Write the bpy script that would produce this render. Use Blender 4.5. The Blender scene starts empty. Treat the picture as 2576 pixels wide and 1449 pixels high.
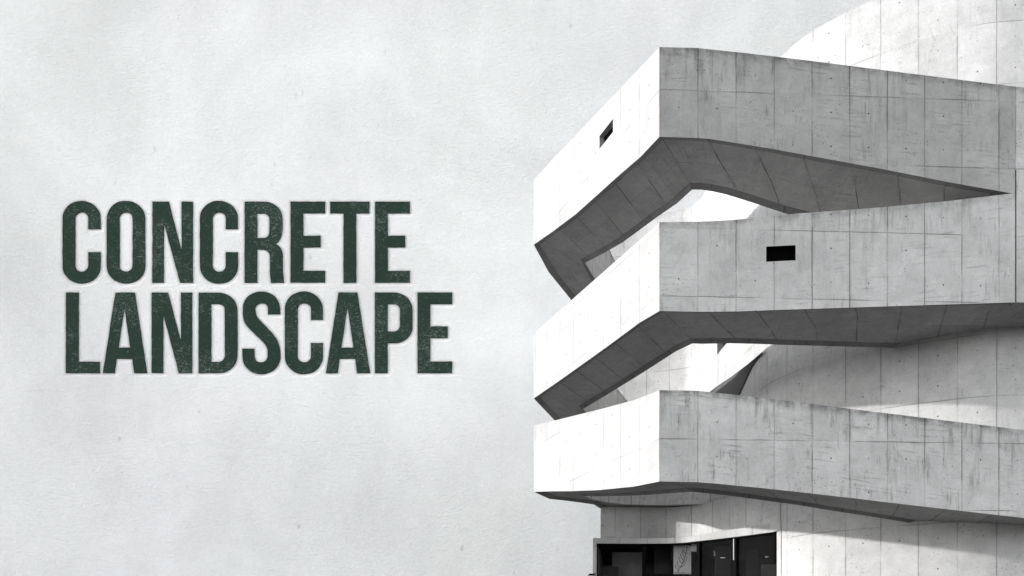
import bpy, bmesh, math, random
from mathutils import Vector, noise
random.seed(4)
SC = bpy.context.scene
COL = SC.collection

# ------------------------------------------------------------------ survey grid
D = 28.0            # metres to the nearest corner of the ramps
F = 2000.0          # focal length in units of a 2576-wide picture
K = D / F           # one grid unit in metres
EYE = 1.6
def W(x, d, z):     # plan position x, distance factor d, height z (grid) -> metres
    return Vector((x * K, D * d, EYE + z * K))
def q(px, d):       # grid x of a sight line
    return (px - 1288) * d

# ------------------------------------------------------------------ node helpers
class N:
    def __init__(s, name):
        s.m = bpy.data.materials.new(name); s.m.use_nodes = True
        s.t = s.m.node_tree; s.t.nodes.clear()
        s.out = s.t.nodes.new('ShaderNodeOutputMaterial')
    def node(s, typ, **kw):
        n = s.t.nodes.new(typ)
        for k, v in kw.items(): setattr(n, k, v)
        return n
    def link(s, a, b): s.t.links.new(a, b)
    def put(s, sock, v):
        if isinstance(v, (int, float)): sock.default_value = v
        elif isinstance(v, (tuple, list)): sock.default_value = v
        else: s.link(v, sock)
    def math(s, op, a, b=0.0, c=None, clamp=False):
        n = s.node('ShaderNodeMath', operation=op, use_clamp=clamp)
        s.put(n.inputs[0], a); s.put(n.inputs[1], b)
        if c is not None: s.put(n.inputs[2], c)
        return n.outputs[0]
    def vec(s, x, y, z=0.0):
        n = s.node('ShaderNodeCombineXYZ')
        for i, v in enumerate((x, y, z)): s.put(n.inputs[i], v)
        return n.outputs[0]
    def noise(s, vec, scale, detail=3, rough=0.5, dist=0.0):
        n = s.node('ShaderNodeTexNoise'); s.link(vec, n.inputs['Vector'])
        n.inputs['Scale'].default_value = scale; n.inputs['Detail'].default_value = detail
        n.inputs['Roughness'].default_value = rough; n.inputs['Distortion'].default_value = dist
        return n.outputs['Fac']
    def ramp(s, f, lo, hi, a=0.0, b=1.0):
        n = s.node('ShaderNodeMapRange', interpolation_type='SMOOTHSTEP')
        s.put(n.inputs[0], f)
        for i, v in zip((1, 2, 3, 4), (lo, hi, a, b)): s.put(n.inputs[i], v)
        return n.outputs[0]
    def mix(s, f, a, b):
        n = s.node('ShaderNodeMix', data_type='RGBA')
        s.put(n.inputs[0], f); s.put(n.inputs[6], a); s.put(n.inputs[7], b)
        return n.outputs[2]
    def mapv(s, vec, sc, rot=(0, 0, 0)):
        n = s.node('ShaderNodeMapping'); s.link(vec, n.inputs[0])
        n.inputs['Scale'].default_value = sc; n.inputs['Rotation'].default_value = rot
        return n.outputs[0]
    def bsdf(s, col, rough=0.85, bump=None, strength=0.3, dist=0.02, spec=0.3):
        b = s.node('ShaderNodeBsdfPrincipled')
        s.put(b.inputs['Base Color'], col); s.put(b.inputs['Roughness'], rough)
        b.inputs['Specular IOR Level'].default_value = spec
        if bump is not None:
            bn = s.node('ShaderNodeBump'); bn.inputs['Strength'].default_value = strength
            bn.inputs['Distance'].default_value = dist
            s.link(bump, bn.inputs['Height']); s.link(bn.outputs[0], b.inputs['Normal'])
        s.link(b.outputs[0], s.out.inputs[0]); return b

def concrete(name, base=0.40, joint=0.5, ties=1.0, stain=1.0, seed=0.0, pw=1.37, ph=2.42, rough_=1.0):
    """board-marked cast concrete. 'UVMap' = panels (1 unit = 1 panel); 'Run' = metres along, metres below the top edge"""
    s = N(name)
    uv = s.node('ShaderNodeUVMap', uv_map='UVMap').outputs[0]
    run = s.node('ShaderNodeUVMap', uv_map='Run').outputs[0]
    geo = s.node('ShaderNodeNewGeometry').outputs['Position']
    sx = s.node('ShaderNodeSeparateXYZ'); s.link(uv, sx.inputs[0]); u, v = sx.outputs[0], sx.outputs[1]
    sr = s.node('ShaderNodeSeparateXYZ'); s.link(run, sr.inputs[0]); ru, rt = sr.outputs[0], sr.outputs[1]
    wob = s.noise(geo, 1.3, 3)
    wu = s.math('ADD', u, s.math('MULTIPLY', s.math('SUBTRACT', wob, 0.5), 0.03))
    wv = s.math('ADD', v, s.math('MULTIPLY', s.math('SUBTRACT', wob, 0.5), 0.02))
    du = s.math('MULTIPLY', s.math('ABSOLUTE', s.math('SUBTRACT', s.math('FRACT', s.math('ADD', wu, 0.5)), 0.5)), pw)
    dv = s.math('MULTIPLY', s.math('ABSOLUTE', s.math('SUBTRACT', s.math('FRACT', s.math('ADD', wv, 0.5)), 0.5)), ph)
    jn = s.ramp(s.noise(geo, 0.55, 4, 0.6), 0.38, 0.62, 0.25, 1.0)
    ju = s.math('MULTIPLY', s.ramp(du, 0.010, 0.026, 1.0, 0.0), jn)
    jv = s.math('MULTIPLY', s.ramp(dv, 0.009, 0.024, 1.0, 0.0), s.math('MULTIPLY', s.ramp(s.noise(geo, 0.4, 3), 0.42, 0.58, 0.1, 1.0), 0.8))
    j = s.math('MAXIMUM', ju, jv)
    jsoft = s.math('MULTIPLY', s.math('MAXIMUM', s.ramp(du, 0.0, 0.12, 1.0, 0.0), s.ramp(dv, 0.0, 0.07, 0.7, 0.0)), s.ramp(s.noise(geo, 0.8, 4), 0.45, 0.7, 0.0, 0.35))
    # tie holes: middle of the panel, a quarter and three quarters up
    tu = s.math('MULTIPLY', s.math('SUBTRACT', s.math('FRACT', u), 0.5), pw)
    tv = s.math('MULTIPLY', s.math('SUBTRACT', s.math('FRACT', s.math('MULTIPLY', v, 2.0)), 0.5), ph / 2)
    td = s.math('SQRT', s.math('ADD', s.math('MULTIPLY', tu, tu), s.math('MULTIPLY', tv, tv)))
    tie = s.math('MULTIPLY', s.ramp(td, 0.018, 0.040, 1.0, 0.0), s.math('MULTIPLY', s.ramp(s.noise(geo, 0.9, 2), 0.38, 0.6, 0.25, 1.0), ties))
    # each panel has its own tone
    wn = s.node('ShaderNodeTexWhiteNoise', noise_dimensions='3D')
    s.link(s.vec(s.math('FLOOR', wu), s.math('FLOOR', wv), seed), wn.inputs[0])
    tone = s.math('MULTIPLY', s.math('SUBTRACT', wn.outputs[0], 0.5), 0.12)
    big = s.math('MULTIPLY', s.math('SUBTRACT', s.noise(geo, 0.35, 5, 0.6), 0.5), 0.62 * rough_)
    mid = s.math('MULTIPLY', s.math('SUBTRACT', s.noise(geo, 1.8, 6, 0.65, 0.4), 0.5), 0.56 * rough_)
    fine = s.math('MULTIPLY', s.math('SUBTRACT', s.noise(geo, 14, 4, 0.7), 0.5), 0.40 * rough_)
    # rain streaks below the top edge, and fainter ones anywhere
    strk = s.noise(s.vec(s.math('MULTIPLY', ru, 3.4), s.math('MULTIPLY', rt, 0.28), seed + 3), 1.0, 5, 0.68, 0.25)
    strk_mask = s.noise(s.vec(s.math('MULTIPLY', ru, 0.33), s.math('MULTIPLY', rt, 0.25), seed + 9), 1.0, 2)
    nearTop = s.ramp(rt, 0.0, 1.7, 1.0, 0.22)
    st = s.math('MULTIPLY', s.math('MULTIPLY', s.ramp(strk, 0.46, 0.72, 0.0, 1.0), s.ramp(strk_mask, 0.42, 0.62, 0.15, 1.0)), nearTop)
    edge = s.math('MULTIPLY', s.ramp(rt, 0.0, 0.38, 1.0, 0.0), s.ramp(s.noise(geo, 2.6, 5, 0.65), 0.35, 0.62, 0.15, 0.75))
    # blocky form-board prints, horizontal and vertical
    hb = s.noise(s.vec(s.math('MULTIPLY', ru, 0.9), s.math('MULTIPLY', rt, 9.0), seed + 5), 1.0, 4, 0.7)
    hbm = s.ramp(s.noise(geo, 0.7, 3), 0.44, 0.6, 0.0, 1.0)
    hbl = s.math('MULTIPLY', s.ramp(hb, 0.48, 0.80, 0.0, 1.0), hbm)
    vb = s.noise(s.vec(s.math('MULTIPLY', ru, 8.0), s.math('MULTIPLY', rt, 0.8), seed + 6), 1.0, 4, 0.7)
    vbl = s.math('MULTIPLY', s.ramp(vb, 0.48, 0.80, 0.0, 1.0), s.ramp(s.noise(geo, 0.6, 3, 0.5, 1.0), 0.47, 0.6, 0.0, 1.0))
    # pores and hair cracks
    vo = s.node('ShaderNodeTexVoronoi'); vo.inputs['Scale'].default_value = 7.5; s.link(geo, vo.inputs[0])
    pore = s.math('MULTIPLY', s.ramp(vo.outputs['Distance'], 0.10, 0.22, 1.0, 0.0), s.ramp(s.noise(geo, 0.85, 4, 0.6, 0.6), 0.5, 0.62, 0.0, 1.0))
    vc = s.node('ShaderNodeTexVoronoi', feature='DISTANCE_TO_EDGE'); vc.inputs['Scale'].default_value = 1.0
    wc = s.node('ShaderNodeTexNoise'); wc.inputs['Scale'].default_value = 1.6; wc.inputs['Detail'].default_value = 6; s.link(geo, wc.inputs['Vector'])
    vm = s.node('ShaderNodeVectorMath', operation='MULTIPLY_ADD'); s.link(wc.outputs['Color'], vm.inputs[0]); vm.inputs[1].default_value = (0.28,) * 3; s.link(s.mapv(geo, (0.5, 0.5, 0.16)), vm.inputs[2])
    s.link(vm.outputs[0], vc.inputs[0])
    crack = s.math('MULTIPLY', s.ramp(vc.outputs['Distance'], 0.004, 0.014, 1.0, 0.0), s.ramp(s.noise(geo, 0.3, 2, 0.5), 0.56, 0.64, 0.0, 1.0))
    val = s.math('ADD', 1.0, s.math('ADD', s.math('ADD', tone, big), s.math('ADD', mid, fine)))
    def dark(v_, m, k): return s.math('MULTIPLY', v_, s.math('SUBTRACT', 1.0, s.math('MULTIPLY', m, k)))
    val = dark(val, st, 0.55 * stain); val = dark(val, edge, 0.5 * stain)
    val = dark(val, hbl, 0.44 * stain); val = dark(val, vbl, 0.46 * stain)
    val = dark(val, pore, 0.6 * rough_); val = dark(val, crack, 0.13 * rough_)
    val = dark(val, jsoft, 0.4); val = dark(val, j, joint); val = dark(val, tie, 0.85)
    val = s.math('MULTIPLY', val, base)
    cc = s.node('ShaderNodeCombineColor')
    s.link(s.math('MULTIPLY', val, 1.005), cc.inputs[0]); s.link(val, cc.inputs[1]); s.link(s.math('MULTIPLY', val, 0.995), cc.inputs[2])
    h = s.math('SUBTRACT', s.math('ADD', s.noise(geo, 9, 4), s.math('MULTIPLY', s.noise(geo, 1.5, 3), 1.5)), s.math('MULTIPLY', s.math('MAXIMUM', j, tie), 1.2))
    s.bsdf(cc.outputs[0], 0.88, h, 0.35, 0.02, 0.2)
    return s.m

def plaster():
    s = N('white_plaster')
    geo = s.node('ShaderNodeNewGeometry').outputs['Position']
    cl = s.noise(geo, 0.045, 5, 0.55, 0.8)
    cl2 = s.noise(s.mapv(geo, (1, 1, 0.6)), 0.16, 5, 0.6)
    hue = s.noise(s.mapv(geo, (1, 1, 1), (0, 0.6, 0)), 0.06, 2)
    fib = s.noise(s.mapv(geo, (0.8, 1, 1.3), (0, 0.6, 0)), 3.2, 5, 0.72, 1.2)
    fin = s.noise(geo, 9, 3, 0.6)
    sp = s.noise(geo, 0.8, 3, 0.5)
    vo = s.node('ShaderNodeTexVoronoi'); vo.inputs['Scale'].default_value = 0.42; s.link(s.mapv(geo, (1.2, 1, 0.6)), vo.inputs[0])
    spot = s.math('MULTIPLY', s.ramp(vo.outputs['Distance'], 0.03, 0.13, 1.0, 0.0), s.ramp(sp, 0.5, 0.62, 0.0, 1.0))
    v = s.math('ADD', 1.0, s.math('ADD', s.math('MULTIPLY', s.math('SUBTRACT', cl, 0.5), 0.46), s.math('MULTIPLY', s.math('SUBTRACT', cl2, 0.5), 0.24)))
    v = s.math('ADD', v, s.math('MULTIPLY', s.math('SUBTRACT', fib, 0.5), 0.24))
    v = s.math('ADD', v, s.math('MULTIPLY', s.math('SUBTRACT', fin, 0.5), 0.10))
    v = s.math('MULTIPLY', v, s.math('SUBTRACT', 1.0, s.math('MULTIPLY', spot, 0.24)))
    c = s.mix(s.ramp(hue, 0.35, 0.65), (0.815, 0.822, 0.832, 1), (0.82, 0.832, 0.825, 1))
    m = s.node('ShaderNodeVectorMath', operation='SCALE'); s.link(c, m.inputs[0]); s.link(v, m.inputs['Scale'])
    s.bsdf(m.outputs[0], 0.95, s.math('ADD', fib, s.math('MULTIPLY', fin, 0.25)), 0.8, 0.18, 0.1)
    return s.m

def letter_paint():
    s = N('worn_green_paint')
    geo = s.node('ShaderNodeNewGeometry').outputs['Position']
    a = s.noise(s.mapv(geo, (0.8, 1, 1.5), (0, 0.5, 0)), 4.2, 4, 0.72, 1.4)
    b = s.noise(geo, 0.22, 3, 0.6)
    thr = s.math('SUBTRACT', 0.625, s.math('MULTIPLY', s.ramp(b, 0.35, 0.68), 0.09))
    f = s.ramp(s.math('SUBTRACT', a, thr), -0.04, 0.09, 0.0, 0.85)
    vo = s.node('ShaderNodeTexVoronoi'); vo.inputs['Scale'].default_value = 2.2; s.link(geo, vo.inputs[0])
    dot = s.math('MULTIPLY', s.ramp(vo.outputs['Distance'], 0.05, 0.12, 1.0, 0.0), s.ramp(s.noise(geo, 0.12, 2), 0.56, 0.66))
    c = s.mix(f, (0.022, 0.040, 0.031, 1), (0.16, 0.185, 0.17, 1))
    c = s.mix(s.math('MULTIPLY', dot, 0.7), c, (0.6, 0.62, 0.6, 1))
    s.bsdf(c, 0.9, a, 0.4, 0.06, 0.1)
    return s.m

def plain(name, col, rough=0.7, var=0.15, sc=3.0, spec=0.3):
    s = N(name)
    geo = s.node('ShaderNodeNewGeometry').outputs['Position']
    n = s.noise(geo, sc, 5, 0.6)
    v = s.math('ADD', 1.0, s.math('MULTIPLY', s.math('SUBTRACT', n, 0.5), 2 * var))
    m = s.node('ShaderNodeVectorMath', operation='SCALE'); m.inputs[0].default_value = col; s.link(v, m.inputs['Scale'])
    s.bsdf(m.outputs[0], rough, n, 0.2, 0.02, spec)
    return s.m

def glass():
    s = N('window_glass')
    tr = s.node('ShaderNodeBsdfTransparent'); tr.inputs[0].default_value = (0.92, 0.92, 0.92, 1)
    gl = s.node('ShaderNodeBsdfGlossy'); gl.inputs['Roughness'].default_value = 0.0
    mx = s.node('ShaderNodeMixShader'); mx.inputs[0].default_value = 0.004
    s.link(tr.outputs[0], mx.inputs[1]); s.link(gl.outputs[0], mx.inputs[2]); s.link(mx.outputs[0], s.out.inputs[0])
    return s.m

M = dict(
    ramp=concrete('ramp_concrete', 0.48, 0.62, seed=1.0),
    ramp1=concrete('weathered_ramp_concrete', 0.345, 0.62, stain=1.25, seed=2.0),
    ramp3=concrete('rain_streaked_concrete', 0.47, 0.65, stain=1.5, seed=12.0),
    clean=concrete('clean_sun_dimmed_concrete', 0.36, 0.35, ties=0.9, stain=0.16, seed=15.0, rough_=0.45),  # cleaner left faces, base colour also dimmed against the direct sun
    soffit_shade=concrete('soffit_shade_concrete', 0.29, 0.60, ties=0.5, stain=0.9, seed=4.0),  # same concrete as the faces, underside shade painted into the base
    lip_shade=concrete('edge_shade_concrete', 0.17, 0.4, ties=0.0, stain=0.6, seed=5.0),  # edge strips darker still: shade of the lip put into the colour
    fin=concrete('fin_shade_concrete', 0.09, 0.0, ties=0.0, stain=0.6, seed=6.0),  # shade of an overhanging underside, painted as near-black concrete
    tower=concrete('tower_concrete', 0.44, 0.45, stain=0.4, seed=7.0),
    plaster=plaster(), letter=letter_paint(),
    dark=plain('dark_interior', (0.010, 0.010, 0.010), 0.9),
    frame=plain('black_metal', (0.008, 0.008, 0.008), 0.9, 0.1, 3.0, 0.0),
    void=plain('unlit_void', (0.003, 0.003, 0.003), 1.0, 0.0, 1.0, 0.0),
    white=plain('white_paint', (0.85, 0.85, 0.85), 0.7, 0.04),
    trim=plain('bright_metal', (0.55, 0.55, 0.55), 0.4, 0.05),
    paver=plain('pale_paving', (0.085, 0.085, 0.084), 0.9, 0.25, 0.5),
    board=plain('grey_board', (0.11, 0.11, 0.11), 0.9, 0.5, 1.4),
    darkboard=plain('charcoal_board', (0.022, 0.022, 0.022), 0.9, 0.7, 1.2),
    ink=plain('black_ink', (0.02, 0.02, 0.02), 0.9),
    paper=plain('grey_banner_cloth', (0.8, 0.8, 0.79), 0.95, 0.35, 7.0),
    glass=glass(),
)

# ------------------------------------------------------------------ mesh helpers
def tag(o, label=None, cat=None, group=None, kind=None):
    if label: o['label'] = label
    if cat: o['category'] = cat
    if group: o['group'] = group
    if kind: o['kind'] = kind
    return o
def empty(name, loc=(0, 0, 0)):
    o = bpy.data.objects.new(name, None); o.location = loc; COL.objects.link(o); return o
class MB:
    def __init__(s):
        s.v = []; s.f = []; s.uv = []; s.run = []; s.mi = []; s.sm = []
    def face(s, pts, uv=None, run=None, mi=0, smooth=False):
        i = len(s.v); s.v += [tuple(p) for p in pts]; s.f.append(list(range(i, i + len(pts))))
        s.uv += uv or [(0.31, 0.37)] * len(pts); s.run += run or [(p[0], 2.5 + p[2] * 0.2) for p in pts]
        s.mi.append(mi); s.sm.append(smooth)
    def box(s, a, b, mi=0):
        x0, y0, z0 = a; x1, y1, z1 = b
        c = [(x0,y0,z0),(x1,y0,z0),(x1,y1,z0),(x0,y1,z0),(x0,y0,z1),(x1,y0,z1),(x1,y1,z1),(x0,y1,z1)]
        for f in ((0,3,2,1),(4,5,6,7),(0,1,5,4),(1,2,6,5),(2,3,7,6),(3,0,4,7)):
            s.face([c[k] for k in f], mi=mi)
    def slab(s, p0, p1, z0, z1, t, mi=0):
        """upright panel between two plan points (metres), thickness t to the back"""
        a = Vector(p0[:2]); b = Vector(p1[:2]); d = (b - a).normalized(); n = Vector((-d.y, d.x)) * t
        c = [(*a, z0), (*b, z0), (*(b + n), z0), (*(a + n), z0), (*a, z1), (*b, z1), (*(b + n), z1), (*(a + n), z1)]
        for f in ((0,3,2,1),(4,5,6,7),(0,1,5,4),(1,2,6,5),(2,3,7,6),(3,0,4,7)):
            s.face([c[k] for k in f], mi=mi)
    def build(s, name, mats, parent=None, merge=False, origin=None):
        me = bpy.data.meshes.new(name)
        off = Vector(origin) if origin else Vector((0, 0, 0))
        me.from_pydata([tuple(Vector(p) - off) for p in s.v], [], s.f)
        u1 = me.uv_layers.new(name='UVMap'); u2 = me.uv_layers.new(name='Run')
        for i in range(len(s.v)):
            u1.data[i].uv = s.uv[i]; u2.data[i].uv = s.run[i]
        for m in (mats if isinstance(mats, list) else [mats]): me.materials.append(m)
        for p, mi, sm in zip(me.polygons, s.mi, s.sm): p.material_index = mi; p.use_smooth = sm
        if merge:
            bm = bmesh.new(); bm.from_mesh(me); bmesh.ops.remove_doubles(bm, verts=bm.verts, dist=0.0005)
            bm.to_mesh(me); bm.free()
        o = bpy.data.objects.new(name, me); COL.objects.link(o)
        if origin: o.location = off
        if parent:
            o.parent = parent
            if parent.type == 'EMPTY' or True:
                o.location = off - parent_world(parent)
        return o
def parent_world(p):
    v = Vector(p.location)
    while p.parent: p = p.parent; v += Vector(p.location)
    return v

PWm, PHm = 1.37, 2.42
def wall_quad(mb, a, b, s0, s1, z0a, z0b, z1a, z1b, zj, ta, tb, flip=False, mi=0, smooth=False):
    """vertical quad between plan points a and b; heights in metres"""
    pts = [(*a, z0a), (*b, z0b), (*b, z1b), (*a, z1a)]
    uv = [(s0 / PWm, (z0a - zj) / PHm), (s1 / PWm, (z0b - zj) / PHm), (s1 / PWm, (z1b - zj) / PHm), (s0 / PWm, (z1a - zj) / PHm)]
    run = [(s0, ta - z0a), (s1, tb - z0b), (s1, tb - z1b), (s0, ta - z1a)]
    if flip: pts, uv, run = pts[::-1], uv[::-1], run[::-1]
    mb.face(pts, uv, run, mi, smooth)
def reveal(mb, a, b, za0, zb0, za1, zb1, inward, mi=0):
    """four sides of a window hole, from the wall plane inward"""
    iw = Vector((inward[0], inward[1]))
    A = [Vector((*a, za0)), Vector((*b, zb0)), Vector((*b, zb1)), Vector((*a, za1))]
    B = [p + Vector((iw.x, iw.y, 0)) for p in A]
    for i in range(4):
        k = (i + 1) % 4
        mb.face([A[i], A[k], B[k], B[i]], mi=mi)
    return B

# ------------------------------------------------------------------ the museum
museum = empty('museum_building', tuple(W(832, 1.30, 0) - Vector((0, 0, EYE))))
tag(museum, 'angular cast concrete museum with three stacked cantilevered ramps and a curved tower', 'building')

def make_ramp(name, secs, a_idx, zj, holes, label, cm='ramp'):
    """secs: (outer x, outer d, bottom z, top z, inner x, inner d, inner bottom z), right end to back end, in grid units"""
    mb = MB()
    O = [W(s[0], s[1], s[2]) for s in secs]; OT = [W(s[0], s[1], s[3]) for s in secs]
    I = [W(s[4], s[5], s[6]) for s in secs]; IT = [W(s[4], s[5], s[3]) for s in secs]
    # running length along the outer face, zero at the front corner so joints meet there
    L = [0.0]
    for i in range(1, len(secs)): L.append(L[-1] + (O[i].xy - O[i - 1].xy).length)
    so = [l - L[a_idx] for l in L]
    Li = [0.0]
    for i in range(1, len(secs)): Li.append(Li[-1] + (I[i].xy - I[i - 1].xy).length)
    si = [l - Li[a_idx] for l in Li]
    zjm = EYE + zj * K
    panes = []
    for i in range(len(secs) - 1):
        k = i + 1
        a, b = O[i].xy, O[k].xy
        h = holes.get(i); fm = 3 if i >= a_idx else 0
        if not h:
            wall_quad(mb, a, b, so[i], so[k], O[i].z, O[k].z, OT[i].z, OT[k].z, zjm, OT[i].z, OT[k].z, flip=True, mi=fm)
        else:
            h0a, h0b, h1a, h1b = [EYE + x * K for x in h]
            wall_quad(mb, a, b, so[i], so[k], O[i].z, O[k].z, h0a, h0b, zjm, OT[i].z, OT[k].z, flip=True, mi=fm)
            wall_quad(mb, a, b, so[i], so[k], h1a, h1b, OT[i].z, OT[k].z, zjm, OT[i].z, OT[k].z, flip=True, mi=fm)
            d = (b - a).normalized(); n = Vector((d.y, -d.x))
            if n.dot(Vector((I[i].x - a.x, I[i].y - a.y))) < 0: n = -n
            panes.append(reveal(mb, a, b, h0a, h0b, h1a, h1b, n * 0.22, mi=0 if fm else 4))
        wall_quad(mb, I[i].xy, I[k].xy, si[i], si[k], I[i].z, I[k].z, IT[i].z, IT[k].z, zjm, IT[i].z, IT[k].z)
        # roof
        mb.face([OT[i], OT[k], IT[k], IT[i]], uv=[(so[i]/1.37, 0.1), (so[k]/1.37, 0.1), (si[k]/1.37, 1.2), (si[i]/1.37, 1.2)])
        # underside: sloping strips along both edges, shade tinted in, a flat field between them
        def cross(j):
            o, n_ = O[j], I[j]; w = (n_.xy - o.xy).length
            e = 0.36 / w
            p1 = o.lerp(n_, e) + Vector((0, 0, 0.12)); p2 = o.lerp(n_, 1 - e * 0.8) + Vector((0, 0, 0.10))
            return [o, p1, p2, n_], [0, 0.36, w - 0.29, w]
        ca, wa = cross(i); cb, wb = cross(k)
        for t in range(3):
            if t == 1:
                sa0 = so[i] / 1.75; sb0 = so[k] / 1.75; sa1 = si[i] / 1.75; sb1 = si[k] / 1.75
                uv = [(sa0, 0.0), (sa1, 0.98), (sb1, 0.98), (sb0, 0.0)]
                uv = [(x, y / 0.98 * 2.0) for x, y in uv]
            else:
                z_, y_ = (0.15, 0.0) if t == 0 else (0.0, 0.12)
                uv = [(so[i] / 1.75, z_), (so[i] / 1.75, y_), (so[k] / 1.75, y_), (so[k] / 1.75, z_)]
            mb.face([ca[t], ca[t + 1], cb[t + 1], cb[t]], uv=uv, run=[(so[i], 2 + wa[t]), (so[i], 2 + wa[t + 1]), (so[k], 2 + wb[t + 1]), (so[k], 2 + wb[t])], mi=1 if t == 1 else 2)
    for e in (0, -1):
        mb.face([O[e], I[e], IT[e], OT[e]])
    o = mb.build(name, [M[cm], M['soffit_shade'], M['lip_shade'], M['clean'], M['frame']], museum, origin=museum.location)
    o['label'] = label
    for B in panes:
        pb = MB(); pb.face(B); w = pb.build('window', M['void'], o, origin=museum.location)
    return o

def od(px):  # distance factor along the long front face
    # plan line from (371,1) to (1293,1.022)
    qq = px - 1288
    m = 0.022 / 922
    return (1 - m * 371) / (1 - m * qq)
def fr(px, zb, zt, ix, idd, zi):
    d = od(px); return (q(px, d), d, zb, zt, ix, idd, zi)
def lf(t, zb, zt, ix, idd, zi):
    return (371 - 296 * t, 1 + 0.37 * t, zb, zt, ix, idd, zi)
def li(t, a, b): return a + (b - a) * t

r1 = [fr(2755, 1195, 1451, 1560, 1.19, 1180), fr(2553.2, 1195, 1471, 1300, 1.17, 1180), fr(2387, 1220, 1486, 1117, 1.155, 1205),
      fr(2211, 1250, 1502, 960, 1.142, 1235), fr(2035, 1277, 1518.5, 780, 1.128, 1262), fr(1945, 1291, 1526, 674, 1.119, 1285),
      fr(1854, 1303, 1533, 600, 1.1145, 1302), fr(1782, 1312, 1538, 560, 1.113, 1309), fr(1754, 1313, 1540, 530, 1.113, 1313),
      (371, 1, 1313, 1538.6, 504, 1.1127, 1313)]
for t, zb in ((.1155, 1316), (.25, 1331), (.30, 1336), (.40, 1345), (.59, 1363), (.80, 1394), (1.0, 1427)):
    r1.append(lf(t, zb, li(t, 1538.6, 1652), li(t, 504, 263.6), li(t, 1.1127, 1.4327), zb))
r1 += [(135, 1.467, 1427, 1652, 304, 1.485, 1427), (231, 1.576, 1427, 1652, 390, 1.60, 1427), (372, 1.775, 1427, 1652, 520, 1.775, 1427)]
make_ramp('ramp', r1, 9, 1657 - 225, {12: (1472, 1472, 1509, 1509)}, 'topmost ramp, highest of the three stacked concrete ramps', 'ramp1')

r2 = [fr(2755, 916, 1197, 1560, 1.19, 906), fr(2553.2, 916, 1197, 1300, 1.17, 906), fr(2386, 907, 1172, 1200, 1.165, 904), fr(2213, 897.7, 1150.5, 1117, 1.155, 903),
      fr(2001.5, 886, 1129, 760, 1.127, 890), fr(1927.5, 882, 1118.8, 690, 1.120, 887), fr(1855, 877.7, 1109.8, 610, 1.113, 883),
      fr(1790, 875.5, 1104, 560, 1.109, 879), fr(1754, 874.6, 1102, 530, 1.106, 876), (371, 1, 874.6, 1098, 500, 1.103, 874.6)]
for t, zb in ((.1205, 883), (.30, 884), (.483, 886.4), (.75, 891), (1.0, 897)):
    r2.append(lf(t, zb, li(t, 1098, 1120.7), li(t, 500, 255.6), li(t, 1.103, 1.428), zb))
r2 += [(156, 1.49, 897, 1120.7, 330, 1.52, 897), (370, 1.775, 897, 1120.7, 540, 1.775, 897)]
make_ramp('ramp', r2, 9, 1657 - 571, {4: (1010.5, 1005, 1049, 1043.5)}, 'middle ramp with a black slot window in its grey front')

r3 = [fr(2740, 351, 575, 1560, 1.12, 351), fr(2576, 362, 588.3, 1440, 1.13, 362), fr(2397, 381, 607.7, 1230, 1.16, 381), fr(2306, 390.8, 618, 1120, 1.14, 393),
      fr(2217, 400.5, 627.5, 1020, 1.129, 404), fr(2132, 410, 637, 900, 1.109, 412), fr(2011, 422.5, 650.6, 790, 1.093, 422),
      fr(1905, 433, 661.5, 640, 1.075, 434), fr(1857, 437, 666, 580, 1.069, 439), fr(1800, 442, 671.5, 520, 1.064, 443), fr(1756, 445, 675.6, 490, 1.062, 445),
      (371, 1, 445.8, 675.6, 478, 1.062, 445.8)]
for t, zb, zt, ix, idd in ((.156, 458, 688, 440, 1.10), (.40, 487, 720, 385, 1.185), (.632, 520, 752, 335, 1.27), (.82, 549, 778, 290, 1.345), (1.0, 575, 804, 254, 1.406)):
    r3.append(lf(t, zb, zt, ix, idd, zb))
r3 += [(134, 1.43, 575, 804, 285, 1.43, 575), (215, 1.452, 575, 804, 320, 1.448, 575), (303, 1.481, 575, 804, 350, 1.462, 575), (345, 1.53, 575, 804, 418, 1.481, 575), (430, 1.57, 575, 804, 500, 1.486, 575),
       (577, 1.60, 575, 804, 577, 1.487, 575), (730, 1.60, 575, 804, 730, 1.479, 575), (860, 1.60, 575, 804, 860, 1.46, 575)]
make_ramp('ramp', r3, 11, 1657 - 1104, {}, 'lowest ramp, running above the dark entrance', 'ramp3')

# the straight end wall that the upper two ramps run into
mb = MB()
pa = W(q(2554.6, od(2554.6)), od(2554.6), 0); pb_ = W(q(2760, od(2760)), od(2760), 0)
o4 = Vector((0, -0.005)); a2 = pa.xy + o4; b2 = pb_.xy + o4
zb = EYE + 916.3 * K; zta = EYE + 1471 * K; ztb = EYE + 1451 * K
L2 = (b2 - a2).length
wall_quad(mb, a2, b2, 0.0, L2, zb, zb, zta, ztb, EYE + 1086 * K, zta, ztb)
wall_quad(mb, a2 + Vector((0, 0.3)), a2, 0, 3, zb, zb, zta, zta, zb, zta, zta)
wall_quad(mb, b2 + Vector((0, 0.3)), b2, 0, 3, zb, zb, ztb, ztb, zb, ztb, ztb)
mb.face([(*a2, zta), (*b2, ztb), (b2.x, b2.y + 0.3, ztb), (a2.x, a2.y + 0.3, zta)])
mb.face([(*a2, zb), (*b2, zb), (b2.x, b2.y + 0.3, zb), (a2.x, a2.y + 0.3, zb)], mi=1)
mb.build('end_wall', [M['ramp'], M['soffit_shade']], museum, origin=museum.location)

mb = MB(); e = W(q(2554.0, od(2554.0)), od(2554.0), 0).xy + Vector((0, -0.009))
mb.slab(e, e + Vector((0.032, 0.0006)), zb + 0.01, EYE + 1257 * K, 0.004)
mb.build('movement_joint', M['frame'], museum, origin=museum.location)

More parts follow.
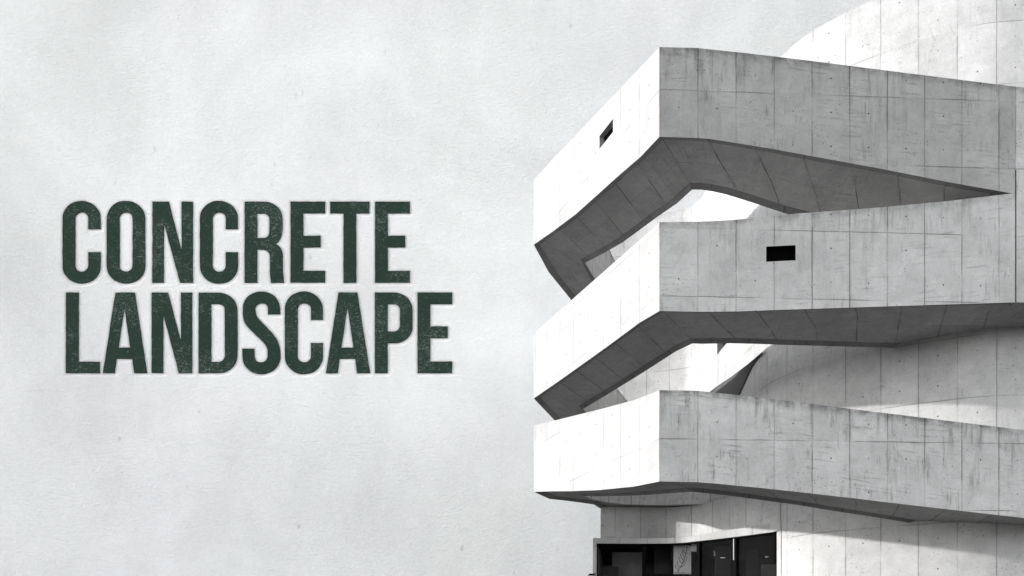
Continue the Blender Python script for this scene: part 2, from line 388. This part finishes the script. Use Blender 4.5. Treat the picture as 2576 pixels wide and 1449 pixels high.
# curved tower
ZT = 1933
def spline(P, n):
    out = []
    for i in range(len(P) - 1):
        p0 = P[max(i - 1, 0)]; p1 = P[i]; p2 = P[i + 1]; p3 = P[min(i + 2, len(P) - 1)]
        for k in range(n):
            t = k / n
            out.append(tuple(0.5 * ((2 * p1[j]) + (-p0[j] + p2[j]) * t + (2 * p0[j] - 5 * p1[j] + 4 * p2[j] - p3[j]) * t * t + (-p0[j] + 3 * p1[j] - 3 * p2[j] + p3[j]) * t ** 3) for j in range(2)))
    out.append(tuple(P[-1])); return out
side = [(797, 1.66), (806, 1.563), (812, 1.505), (822, 1.40), (838, 1.315), (862, 1.277)]
side = [(797, 1.66), (806.5, 1.563), (812.7, 1.505)] + spline([(812.7, 1.505), (820, 1.41), (838, 1.318), (862, 1.277)], 6)[1:]
front = spline([(862, 1.277), (900, 1.241), (952, 1.21), (1073, 1.163), (1262, 1.115), (1417, 1.10), (1760, 1.095)], 8)[1:]
back = spline([(395, 1.752), (500, 1.745), (600, 1.734), (700, 1.717), (761, 1.700), (797, 1.66)], 4)[:-1]
plan = back + side + front
ib = len(back); iside = len(back) + len(side) - 1
zjt = EYE + 903 * K
mb = MB(); s_ = 0.0
hole_i = ib + 1
tpane = None
for i in range(len(plan) - 1):
    A = W(*plan[i], 0); B = W(*plan[i + 1], 0); l = (B.xy - A.xy).length
    zt = EYE + ZT * K
    zb = EYE + 411.5 * K if i < iside else -0.6
    sm = True
    if i == hole_i:
        z0 = EYE + 1195 * K; z1 = EYE + 1300 * K
        wall_quad(mb, A.xy, B.xy, s_, s_ + l, zb, zb, z0, z0, zjt, zt, zt, smooth=sm)
        wall_quad(mb, A.xy, B.xy, s_, s_ + l, z1, z1, zt, zt, zjt, zt, zt, smooth=sm)
        tpane = reveal(mb, A.xy, B.xy, z0, z0, z1, z1, (0.35, 0.05))
    else:
        wall_quad(mb, A.xy, B.xy, s_, s_ + l, zb, zb, zt, zt, zjt, zt, zt, smooth=sm)
    s_ += l
R1 = W(1760, 2.1, 0).xy; R2 = W(510, 2.1, 0).xy; zt = EYE + ZT * K
seq = [W(*plan[-1], 0).xy, R1, R2, W(*plan[0], 0).xy]
for i in range(3):
    l = (seq[i + 1] - seq[i]).length
    wall_quad(mb, seq[i], seq[i + 1], s_, s_ + l, -0.6, -0.6, zt, zt, zjt, zt, zt); s_ += l
mb.face([(*W(*p, 0).xy, zt) for p in plan] + [(*R1, zt), (*R2, zt)])
tower = mb.build('tower_wall', [M['tower']], museum, merge=True, origin=museum.location)
pb2 = MB(); pb2.face(tpane); pb2.build('window', M['void'], tower, origin=museum.location)

# blade-like concrete fin that peels off the tower beside the small window
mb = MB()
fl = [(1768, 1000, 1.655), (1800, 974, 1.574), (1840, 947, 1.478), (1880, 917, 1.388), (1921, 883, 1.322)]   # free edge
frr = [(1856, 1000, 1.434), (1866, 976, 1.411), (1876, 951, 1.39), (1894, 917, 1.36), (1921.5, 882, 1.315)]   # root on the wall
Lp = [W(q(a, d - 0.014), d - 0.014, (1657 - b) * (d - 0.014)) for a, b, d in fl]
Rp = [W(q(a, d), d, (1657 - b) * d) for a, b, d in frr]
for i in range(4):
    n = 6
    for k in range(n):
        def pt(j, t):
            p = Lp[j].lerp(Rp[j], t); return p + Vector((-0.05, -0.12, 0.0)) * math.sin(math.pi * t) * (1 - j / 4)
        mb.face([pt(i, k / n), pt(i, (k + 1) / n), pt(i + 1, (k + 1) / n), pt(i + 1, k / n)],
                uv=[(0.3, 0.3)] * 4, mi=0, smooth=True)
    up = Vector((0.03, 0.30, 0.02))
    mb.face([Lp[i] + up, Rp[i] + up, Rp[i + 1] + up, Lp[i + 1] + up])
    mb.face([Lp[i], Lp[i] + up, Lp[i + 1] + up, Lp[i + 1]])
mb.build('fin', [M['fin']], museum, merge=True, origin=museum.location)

# ground floor block under the lowest ramp
gp = spline([(338, 1.508), (470, 1.514), (600, 1.516), (710, 1.482), (795, 1.385), (842, 1.295), (862, 1.2755)], 6)
mb = MB(); s_ = 0.0
ztop = EYE + 577 * K; zlow = EYE + 411.5 * K
for i in range(len(gp) - 1):
    A = W(*gp[i], 0); B = W(*gp[i + 1], 0); l = (B.xy - A.xy).length
    wall_quad(mb, A.xy, B.xy, s_ + 0.6, s_ + l + 0.6, zlow, zlow, ztop, ztop, ztop + 0.8, ztop + 2, ztop + 2, smooth=True); s_ += l
A = W(338, 1.516, 0).xy; Bk = W(432, 1.85, 0).xy
wall_quad(mb, Bk, A, 0, (A - Bk).length, -0.6, -0.6, ztop, ztop, ztop + 0.8, ztop + 2, ztop + 2)
A2 = W(345, 1.514, 0).xy
mb.build('ground_floor_wall', [M['tower']], museum, origin=museum.location)

# entrance: header band, jamb, sill wall, glazing and a dark room behind
front_pts = [(302, 1.420), (440, 1.4235), (583, 1.418), (654, 1.392), (755, 1.344), (857, 1.287)]
fs = spline(front_pts, 5)
def off(p, dx=0, dd=0): return (p[0] + dx, p[1] + dd)
mb = MB(); zg = EYE + 412 * K; zh = EYE + 431 * K; s_ = 0
hp = [(289, 1.4195)] + fs + [(862, 1.2745)]
for i in range(len(hp) - 1):
    A = W(*hp[i], 0); B = W(*hp[i + 1], 0); l = (B.xy - A.xy).length
    zi = EYE + (431 + 9 * max(0, i - 12) / 12) * K; zk = EYE + (431 + 9 * max(0, i - 11) / 12) * K
    wall_quad(mb, A.xy, B.xy, s_, s_ + l, zg, zg, zi, zk, zg - 1, zh + 2, zh + 2, smooth=True); s_ += l
    Ab = W(hp[i][0] + 32, hp[i][1] + 0.10, 0).xy; Bb = W(hp[i + 1][0] + 32, hp[i + 1][1] + 0.10, 0).xy
    mb.face([(*A.xy, zi), (*B.xy, zk), (*Bb, zk), (*Ab, zi)])
    mb.face([(*A.xy, zg), (*B.xy, zg), (*Bb, zg), (*Ab, zg)])
# jamb at the left end
ja = W(289, 1.4195, 0).xy; jb = W(302, 1.420, 0).xy
for e0, e1 in ((ja, jb), (jb, jb + Vector((0.5, 2.6))), (jb + Vector((0.5, 2.6)), ja + Vector((0.5, 2.6))), (ja + Vector((0.5, 2.6)), ja)):
    wall_quad(mb, e0, e1, 0.4, 0.4 + (e1 - e0).length * 0.2, -0.6, -0.6, zg, zg, zg - 5, zg + 2, zg + 2)
header = mb.build('entrance_surround', [M['tower']], museum, origin=museum.location)
# wall to the right of the glazing, below the header level, closes against the tower
zs = EYE + 40 * K
mb = MB()
for i in range(len(hp) - 2):
    A = W(*hp[i + 1], 0); B = W(*hp[i + 2], 0)
    if i >= len(fs) - 1: break
    wall_quad(mb, A.xy, B.xy, 0, 1, -0.6, -0.6, zs, zs, 0, zs, zs)
A = W(857, 1.287, 0).xy; B = W(862, 1.2745, 0).xy
wall_quad(mb, A, B, 0, 0.3, -0.6, -0.6, zg, zg, 0, zg, zg)
mb.build('sill_wall', [M['tower']], museum, origin=museum.location)
# room lining
mb = MB(); c = [W(303, 1.428, 0).xy, W(345, 1.66, 0).xy, W(1010, 1.64, 0).xy, W(1010, 1.31, 0).xy, W(862, 1.292, 0).xy]
for i in range(4):
    mb.face([(*c[i], zs), (*c[i + 1], zs), (*c[i + 1], zg - .01), (*c[i], zg - .01)])
fl_ = [(*W(*p, 0).xy, zs + .01) for p in fs]; mb.face(fl_ + [(*c[3], zs + .01), (*c[2], zs + .01), (*c[1], zs + .01)])
fc_ = [(*W(p[0], p[1] + 0.004, 0).xy, zg - .012) for p in fs]; mb.face(fc_ + [(*c[3], zg - .012), (*c[2], zg - .012), (*c[1], zg - .012)])
mb.build('interior_lining', [M['dark']], museum, origin=museum.location)
# glazing: panes and mullions
gl_root = empty('glazing', (0, 0, 0)); gl_root.parent = museum
mull = [1500, 1622, 1757, 1851, 1954]
def front_at(px):
    for i in range(len(fs) - 1):
        a = fs[i]; b = fs[i + 1]
        pa_ = 1288 + a[0] / a[1]; pb__ = 1288 + b[0] / b[1]
        if pa_ - 1e-6 <= px <= pb__ + 1e-6:
            t = (px - pa_) / (pb__ - pa_); t2 = t * a[1] / max(1e-6, (t * a[1] + (1 - t) * b[1])) if False else t
            return (a[0] + (b[0] - a[0]) * t2, a[1] + (b[1] - a[1]) * t2)
    return fs[-1] if px > 1800 else fs[0]
for i in range(4):
    a = front_at(mull[i] + 1); b = front_at(mull[i + 1] - 1)
    mb = MB(); pa3 = W(a[0], a[1] + 0.010, 0); pb3 = W(b[0], b[1] + 0.010, 0)
    n = 4
    px = [mull[i] + 1 + (mull[i + 1] - mull[i] - 2) * k / n for k in range(n + 1)]
    for k in range(n):
        p = front_at(px[k]); r = front_at(px[k + 1])
        P_ = W(p[0], p[1] + 0.010, 0).xy; R_ = W(r[0], r[1] + 0.010, 0).xy
        mb.face([(*P_, zs), (*R_, zs), (*R_, zg), (*P_, zg)])
    mb.build('glass_pane', M['glass'], gl_root, origin=museum.location)
for px, w, t in ((1503, 0.10, .25), (1622, 0.16, .3), (1757, 0.16, .3), (1850.5, 0.12, .3)):
    a = front_at(px); mb = MB(); p = W(a[0], a[1] + 0.004, 0)
    b = front_at(px + 4); p2 = W(b[0], b[1] + 0.004, 0); dr = (p2.xy - p.xy).normalized()
    mb.slab(p.xy - dr * w / 2, p.xy + dr * w / 2, zs, zg, t)
    mo = mb.build('mullion', M['frame'], gl_root, origin=museum.location)
    if px > 1840:
        mb = MB(); e = p.xy - dr * (w / 2 + 0.035) + Vector((0, -0.02)); mb.slab(e, e + dr * 0.03, EYE + (1657 - 1407) * 1.34 * K, zg - 0.05, 0.03)
        mb.build('bright_edge', M['trim'], mo, origin=museum.location)
a = [W(p[0], p[1] + 0.002, 0).xy for p in fs]
mb = MB()
for i in range(len(a) - 1): mb.slab(a[i], a[i + 1], zg - 0.075, zg - 0.003, 0.15)
mb.build('top_rail', M['frame'], gl_root, origin=museum.location)
# dark ledge at the foot of the left jamb
mb = MB(); p = W(q(1483, 1.40), 1.40, 0).xy; r = W(q(1500, 1.40), 1.40, 0).xy
mb.slab(p, r, EYE + 300 * K, EYE + (1657 - 1443) * 1.40 * K, 1.0)
mb.build('ledge', M['frame'], museum, origin=museum.location)

# ------------------------------------------------------------------ things inside the entrance
def board(name, x0, x1, y0, y1, d, mat, label, cat, t=0.06, group=None):
    """upright board filling the given span at distance factor d"""
    org = W(q((x0 + x1) / 2, d), d, (1657 - y1) * d)
    mb = MB(); mb.slab(W(q(x0, d), d, 0).xy, W(q(x1, d), d, 0).xy, EYE + (1657 - y1) * d * K, EYE + (1657 - y0) * d * K, t)
    o = mb.build(name, mat, None, origin=org); tag(o, label, cat, group); return o
board('display_panel', 1540, 1619, 1389, 1560, 1.47, M['board'], 'mottled grey display panel behind the leftmost glass pane', 'panel')
board('display_panel', 1516, 1556, 1425, 1560, 1.455, M['darkboard'], 'low charcoal panel in front of the mottled grey one', 'panel')
board('display_panel', 1646, 1683, 1371, 1443, 1.475, M['darkboard'], 'charcoal hanging board just left of the sketch banner', 'panel')
board('ceiling_fascia', 1739.5, 1754, 1369, 1387, 1.428, M['white'], 'short white fascia strip just right of the sketch banner', 'fascia')
board('door', 1800, 1838, 1372, 1600, 1.42, M['darkboard'], 'charcoal inner door left of the thin bright mullion edge', 'door')
board('reception_desk', 1916, 1953, 1420, 1560, 1.40, M['board'], 'plain grey desk front at the right end of the entrance', 'desk')
board('wall_board', 1878, 1906, 1385, 1560, 1.44, M['darkboard'], 'tall charcoal board standing left of the grey desk', 'board')

ban = empty('hanging_banner', tuple(W(q(1716, 1.445), 1.445, (1657 - 1444) * 1.445)))
tag(ban, 'light grey banner with a black branching ink sketch, hung behind the glass', 'banner')
bd = 1.445
mb = MB(); mb.slab(W(q(1694.5, bd), bd, 0).xy, W(q(1738.5, bd), bd, 0).xy, EYE + (1657 - 1444) * bd * K, EYE + (1657 - 1371) * bd * K, 0.02)
cloth = mb.build('cloth', M['paper'], ban, origin=ban.location)
mb = MB()
def stroke(pts, w):
    for (a, b) in zip(pts[:-1], pts[1:]):
        A = Vector(a); B = Vector(b); dd = (B - A); n = Vector((-dd.y, dd.x)).normalized() * w / 2
        P_ = [W(q(p.x, bd - .0005), bd - .0005, (1657 - p.y) * (bd - .0005)) for p in (A - n, B - n, B + n, A + n)]
        mb.face(P_)
stem = [(1705, 1442), (1709, 1431), (1716, 1419), (1721, 1408), (1724, 1398), (1727, 1384), (1729, 1373)]
stroke(stem, 1.4)
for a, b, c_ in (((1716, 1419), (1709, 1409), (1708, 1400)), ((1720, 1410), (1713, 1402), (1712, 1394)), ((1722, 1404), (1716, 1392), (1717, 1383)),
               ((1725, 1394), (1719, 1385), (1722, 1378)), ((1718, 1416), (1726, 1410), (1729, 1401)), ((1710, 1428), (1704, 1420), (1703, 1410)),
               ((1707, 1437), (1700, 1428), (1699, 1418)), ((1711, 1427), (1719, 1424), (1724, 1416))):
    stroke([a, b, c_], 1.1)
x = 1697.5
for k in range(11):
    hgt = random.choice((2.2, 3.0, 3.2)); stroke([(x, 1442.6), (x + random.uniform(0.6, 1.8), 1442.6 - hgt), (x + 2.2, 1442.4)], 0.75); x += 3.5
mb.build('ink_sketch', M['ink'], cloth, origin=ban.location)

def sticker(pts, w, d, label):
    mb2 = MB()
    for (a, b) in zip(pts[:-1], pts[1:]):
        A = Vector(a); B = Vector(b); dd = (B - A); n = Vector((-dd.y, dd.x)).normalized() * w / 2
        mb2.face([W(q(p.x, d), d, (1657 - p.y) * d) for p in (A - n, B - n, B + n, A + n)])
    o = mb2.build('glass_sticker', M['white'], None, origin=W(q(pts[0][0], d), d, (1657 - pts[0][1]) * d)); tag(o, label, 'sticker')
def gd(px): return front_at(px)[1] + 0.0085
sticker([(1795.5, 1385), (1797, 1391), (1799, 1394), (1797, 1397.5), (1794.5, 1396)], 1.0, gd(1797), 'small white hook-shaped mark on the glass left of the thin mullion')
sticker([(1812, 1403), (1824, 1403)], 1.8, gd(1818), 'tiny white dash of lettering on the glass beside the hook mark')
sticker([(1924.5, 1399.5), (1928.5, 1402), (1933, 1400)], 2.0, gd(1928), 'small white tick mark on the rightmost glass pane')

# ------------------------------------------------------------------ the lettered wall
WY = 76.0; kw = WY / F
def wp(px, py): return ((px - 1288) * kw, EYE + (1657 - py) * kw)
def z8(x, y): return ((200 + x / 2.07) / 1.49068, (720 + y / 2.07) / 1.49068)
def z9(x, y): return ((900 + x / 1.9576) / 1.49068, (700 + y / 1.9576) / 1.49068)
def bez(a, b, c, d, n=10):
    return [tuple((1 - t) ** 3 * a[j] + 3 * (1 - t) ** 2 * t * b[j] + 3 * (1 - t) * t * t * c[j] + t ** 3 * d[j] for j in (0, 1)) for t in [k / n for k in range(1, n + 1)]]
def outline(P):
    """corner list: (x, y) sharp, or (x, y, r_in, r_out) rounded, or ('c', c1, c2, end)"""
    out = []; n = len(P)
    def xy(p): return (p[3] if p[0] == 'c' else (p[0], p[1]))
    for i, p in enumerate(P):
        if p[0] == 'c': out += bez(out[-1], p[1], p[2], p[3], 14); continue
        if len(p) == 2: out.append(p); continue
        a = xy(P[i - 1]); b = P[(i + 1) % n]; b = b[1] if b[0] == 'c' else (b[0], b[1])
        c = (p[0], p[1])
        va = Vector(a) - Vector(c); vb = Vector(b) - Vector(c)
        A = Vector(c) + va.normalized() * min(p[2], va.length); B = Vector(c) + vb.normalized() * min(p[3], vb.length)
        kk = 0.58
        out.append(tuple(A)); out += bez(tuple(A), tuple(A.lerp(Vector(c), kk)), tuple(B.lerp(Vector(c), kk)), tuple(B), 10)
    return out
def Cc(l, r, t, b, il, ir, it, ib_, ty, by):
    rw = (r - l) / 2; iw = (ir - il) / 2; rh = rw * 0.95
    return [[(r, ty), (r, t, rh, rw), (l, t, rw, rh), (l, b, rh, rw), (r, b, rw, rh), (r, by), (ir, by), (ir, ib_, iw, iw), (il, ib_, iw, iw), (il, it, iw, iw), (ir, it, iw, iw), (ir, ty)]]
def Ec(x0, x1, xm, xs, ys):
    return [[(x0, ys[0]), (x1, ys[0]), (x1, ys[1]), (xs, ys[1]), (xs, ys[2]), (xm, ys[2]), (xm, ys[3]), (xs, ys[3]), (xs, ys[4]), (x1, ys[4]), (x1, ys[5]), (x0, ys[5])]]
LET = [
 (z8, Cc(75, 369, 72, 712, 173, 275, 160, 621, 290, 470)),
 (z8, [[(417, 72, 142, 150), (417, 712, 142, 150), (716, 712, 150, 142), (716, 72, 142, 150)], [(517, 160, 50, 50), (517, 621, 50, 50), (618, 621, 50, 50), (618, 160, 50, 50)]]),
 (z8, [[(772, 78), (898, 78), (994, 448), (998, 448), (998, 78), (1085, 78), (1085, 705), (985, 705), (864, 258), (860, 258), (860, 705), (772, 705)]]),
 (z8, Cc(1140, 1434, 72, 712, 1239, 1341, 160, 621, 290, 470)),
 (z8, [[(1487, 78), (1781, 78, 150, 135), (1781, 385, 110, 55), (1722, 403), (1783, 430, 50, 70), (1783, 620), (1792, 705), (1692, 705), (1684, 645), (1684, 449, 60, 60), (1585, 449), (1585, 705), (1487, 705)],
       [(1585, 168), (1680, 168, 48, 48), (1680, 360, 48, 48), (1585, 360)]]),
 (z9, Ec(373, 626, 593, 466, (113, 197, 363, 447, 621, 705))),
 (z9, [[(664, 113), (951, 113), (951, 197), (854, 197), (854, 705), (761, 705), (761, 197), (664, 197)]]),
 (z9, Ec(993, 1247, 1214, 1086, (113, 197, 363, 447, 621, 705))),
 (z8, [[(101, 783), (199, 783), (199, 1320), (362, 1320), (362, 1407), (101, 1407)]]),
 (z8, [[(485, 783), (634, 783), (730, 1407), (630, 1407), (615, 1296), (492, 1296), (478, 1407), (388, 1407)], [(553, 905), (555, 905), (599, 1210), (508, 1210)]]),
 (z8, [[(766, 783), (892, 783), (989, 1148), (993, 1148), (993, 783), (1079, 783), (1079, 1407), (976, 1407), (859, 962), (855, 962), (855, 1407), (766, 1407)]]),
 (z8, [[(1130, 783), (1431, 783, 150, 140), (1431, 1407, 140, 150), (1130, 1407)], [(1228, 871), (1333, 871, 50, 50), (1333, 1320, 50, 50), (1228, 1320)]]),
 (z9, [[(208, 939), (296, 939), (296, 772, 130, 137), (22, 772, 137, 130), (22, 915), ('c', (22, 1010), (60, 1035), (110, 1085)), ('c', (165, 1140), (204, 1160), (204, 1220)),
        (204, 1291, 48, 48), (107, 1291, 48, 48), (107, 1192), (19, 1192), (19, 1377, 130, 139), (298, 1377, 139, 130), (298, 1230), ('c', (298, 1130), (240, 1080), (205, 1040)), ('c', (150, 985), (115, 960), (115, 905)),
        (115, 857, 45, 45), (208, 857, 45, 45)]]),
 (z9, Cc(331, 610, 772, 1377, 425, 522, 857, 1291, 979, 1150)),
 (z9, [[(725, 779), (862, 779), (957, 1370), (861, 1370), (847, 1264), (732, 1264), (718, 1370), (632, 1370)], [(788, 890), (790, 890), (834, 1184), (746, 1184)]]),
 (z9, [[(991, 779), (1268, 779, 140, 130), (1268, 1150, 120, 140), (1085, 1150), (1085, 1370), (991, 1370)], [(1085, 864), (1175, 864, 45, 45), (1175, 1065, 45, 45), (1085, 1065)]]),
 (z9, Ec(1304, 1558, 1525, 1398, (779, 863, 1028, 1113, 1286, 1370))),
]
def rough(pts, amp=0.018, step=0.30):
    out = []; n = len(pts)
    for i in range(n):
        a = Vector(pts[i]); b = Vector(pts[(i + 1) % n]); L_ = (b - a).length
        m = max(1, int(L_ / step))
        for k in range(m):
            p = a.lerp(b, k / m)
            j = noise.noise_vector(Vector((p.x * 1.7, p.y * 1.7, 3.1)))
            out.append((p.x + j.x * amp * 1.6, p.y + j.y * amp * 1.6))
    return out
def area(P): return sum(P[i][0] * P[(i + 1) % len(P)][1] - P[(i + 1) % len(P)][0] * P[i][1] for i in range(len(P))) / 2
def curve_mesh(loops, name, extrude=0.0, bevel=0.0, offset=0.0, res=0):
    cu = bpy.data.curves.new(name, 'CURVE'); cu.dimensions = '2D'; cu.fill_mode = 'BOTH' if extrude or bevel else 'FRONT'
    cu.extrude = extrude; cu.bevel_depth = bevel; cu.bevel_resolution = res; cu.offset = offset
    for P in loops:
        sp = cu.splines.new('POLY'); sp.points.add(len(P) - 1)
        for i, p in enumerate(P): sp.points[i].co = (p[0], p[1], 0, 1)
        sp.use_cyclic_u = True
    ob = bpy.data.objects.new(name, cu); COL.objects.link(ob)
    dg = bpy.context.evaluated_depsgraph_get(); dg.update()
    me = bpy.data.meshes.new_from_object(ob.evaluated_get(dg))
    bpy.data.objects.remove(ob); bpy.data.curves.remove(cu)
    return me
loops = []; letters = []
for fn, cs in LET:
    ll = []
    for ci, c_ in enumerate(cs):
        P_ = [wp(*fn(*p)) for p in outline(c_)]
        clean = [P_[0]]
        for p in P_[1:]:
            if (Vector(p) - Vector(clean[-1])).length > 0.02: clean.append(p)
        if (Vector(clean[0]) - Vector(clean[-1])).length < 0.02: clean.pop()
        P_ = rough(clean)
        if (area(P_) > 0) == (ci == 0): P_ = P_[::-1]      # letter outlines clockwise (holes), counters anticlockwise
        ll.append(P_)
    letters.append(ll)
X0, X1, Z0, Z1 = -56.0, 70.0, -0.6, 70.0
rect = [(X0, Z0), (X1, Z0), (X1, Z1), (X0, Z1)]
import numpy as np
DEPTH = 0.08; BW = 0.24
STEP = 0.065
gx0, gz0 = wp(145, 955); gx1, gz1 = wp(1160, 490)
nx = int((gx1 - gx0) / STEP); nz = int((gz1 - gz0) / STEP)
xs = np.linspace(gx0, gx1, nx + 1); zz = np.linspace(gz0, gz1, nz + 1)
H = np.zeros((nz + 1, nx + 1))
for ll in letters:                       # signed distance to each pressed letter, shifted a little down and right
    allp = np.array([p for l_ in ll for p in l_]) + np.array([0.05, -0.10])
    ix = np.where((xs > allp[:, 0].min() - 0.4) & (xs < allp[:, 0].max() + 0.4))[0]; iz = np.where((zz > allp[:, 1].min() - 0.4) & (zz < allp[:, 1].max() + 0.4))[0]
    GX, GZ = np.meshgrid(xs[ix], zz[iz]); P_ = np.stack([GX.ravel(), GZ.ravel()], 1)
    dist = np.full(len(P_), 9.0); inside = np.zeros(len(P_), bool)
    for l_ in ll:
        A = np.array(l_) + np.array([0.05, -0.10]); B = np.roll(A, -1, 0)
        for a_, b_ in zip(A, B):
            ab = b_ - a_; t = np.clip(((P_ - a_) @ ab) / max(ab @ ab, 1e-9), 0, 1)
            dist = np.minimum(dist, np.hypot(*(P_ - a_ - t[:, None] * ab).T))
            if a_[1] != b_[1]:
                c_ = ((a_[1] > P_[:, 1]) != (b_[1] > P_[:, 1])) & (P_[:, 0] < (b_[0] - a_[0]) * (P_[:, 1] - a_[1]) / (b_[1] - a_[1]) + a_[0])
                inside ^= c_
    sdist = np.where(inside, -dist, dist); t = np.clip(1 - sdist / BW, 0, 1); h = t * t * (3 - 2 * t)
    sub = H[np.ix_(iz, ix)]; H[np.ix_(iz, ix)] = np.maximum(sub, h.reshape(GX.shape))
verts = []; faces = []
YF = WY - DEPTH
for a_ in range(nz + 1):
    for b_ in range(nx + 1): verts.append((xs[b_], YF + DEPTH * H[a_, b_], zz[a_]))
for a_ in range(nz):
    for b_ in range(nx):
        v0 = a_ * (nx + 1) + b_; faces.append((v0, v0 + 1, v0 + nx + 2, v0 + nx + 1))
smooth_n = len(faces)
def vq(*c):
    i_ = len(verts); verts.extend(c); faces.append(tuple(range(i_, i_ + len(c))))
for (xa, xb, za, zb_) in ((X0, X1, Z0, gz0), (X0, X1, gz1, Z1), (X0, gx0, gz0, gz1), (gx1, X1, gz0, gz1)):
    vq((xa, YF, za), (xb, YF, za), (xb, YF, zb_), (xa, YF, zb_))
YB = WY + 1.8
vq((X0, YF, Z0), (X0, YF, Z1), (X0, YB, Z1), (X0, YB, Z0)); vq((X1, YF, Z0), (X1, YB, Z0), (X1, YB, Z1), (X1, YF, Z1))
vq((X0, YF, Z1), (X1, YF, Z1), (X1, YB, Z1), (X0, YB, Z1)); vq((X0, YB, Z0), (X0, YB, Z1), (X1, YB, Z1), (X1, YB, Z0))
me = bpy.data.meshes.new('plaster_wall'); me.from_pydata(verts, [], faces); me.materials.append(M['plaster'])
me.polygons.foreach_set('use_smooth', [k < smooth_n for k in range(len(faces))])
wall = bpy.data.objects.new('plaster_wall', me); COL.objects.link(wall)
tag(wall, 'huge off-white textured plaster wall reading CONCRETE LANDSCAPE in pressed green letters', 'wall')
for ll in letters:
    ml = curve_mesh(ll, 'letter', 0.0, 0.0, 0.0)
    bm = bmesh.new(); bm.from_mesh(ml)
    for v in bm.verts: v.co = (v.co.x, WY + 0.0, v.co.y)
    r = bmesh.ops.extrude_face_region(bm, geom=bm.faces[:])
    for v in [g for g in r['geom'] if isinstance(g, bmesh.types.BMVert)]: v.co.y -= DEPTH + 0.012
    bmesh.ops.recalc_face_normals(bm, faces=bm.faces)
    bm.to_mesh(ml); bm.free(); ml.materials.clear(); ml.materials.append(M['letter'])
    o = bpy.data.objects.new('letter', ml); COL.objects.link(o); o.parent = wall

# ------------------------------------------------------------------ ground
mb = MB(); g = 900
mb.face([(-g, -g, 0), (g, -g, 0), (g, g, 0), (-g, g, 0)])
gr = mb.build('ground', M['paver']); tag(gr, kind='structure')

# ------------------------------------------------------------------ light
SUN_AZ = Vector((-0.995, -0.03)).normalized()   # towards the sun, in plan
SUN_EL = math.radians(10)
sd = Vector((SUN_AZ.x * math.cos(SUN_EL), SUN_AZ.y * math.cos(SUN_EL), math.sin(SUN_EL)))
sl = bpy.data.lights.new('sun', 'SUN'); sl.energy = 1.3; sl.angle = math.radians(0.8); sl.color = (1, 0.985, 0.965)
so_ = bpy.data.objects.new('sun', sl); COL.objects.link(so_); so_.location = sd * 100
so_.rotation_euler = sd.to_track_quat('Z', 'Y').to_euler()
w = bpy.data.worlds.new('World'); SC.world = w; w.use_nodes = True; nt = w.node_tree; nt.nodes.clear()
sk = nt.nodes.new('ShaderNodeTexSky'); sk.sky_type = 'NISHITA'; sk.sun_disc = False; sk.sun_elevation = SUN_EL
sk.sun_rotation = math.atan2(SUN_AZ.x, SUN_AZ.y); sk.air_density = 1.0; sk.dust_density = 0.3; sk.ozone_density = 3.0
hs = nt.nodes.new('ShaderNodeHueSaturation'); hs.inputs['Saturation'].default_value = 0.06
bg = nt.nodes.new('ShaderNodeBackground'); bg.inputs[1].default_value = 0.15
wo = nt.nodes.new('ShaderNodeOutputWorld')
nt.links.new(sk.outputs[0], hs.inputs['Color']); nt.links.new(hs.outputs[0], bg.inputs[0]); nt.links.new(bg.outputs[0], wo.inputs[0])

# ------------------------------------------------------------------ camera
cd = bpy.data.cameras.new('camera'); cam = bpy.data.objects.new('camera', cd); COL.objects.link(cam)
cam.location = (0, 0, EYE); cam.rotation_euler = (math.pi / 2, 0, 0)
cd.sensor_width = 36; cd.lens = 36 * F / 2576; cd.shift_y = (1657 - 724.5) / 2576; cd.clip_end = 3000
SC.camera = cam
SC.render.engine = 'CYCLES'
SC.cycles.max_bounces = 8; SC.cycles.diffuse_bounces = 5
SC.view_settings.view_transform = 'Standard'; SC.view_settings.look = 'None'
SC.view_settings.exposure = 1.96; SC.view_settings.gamma = 1
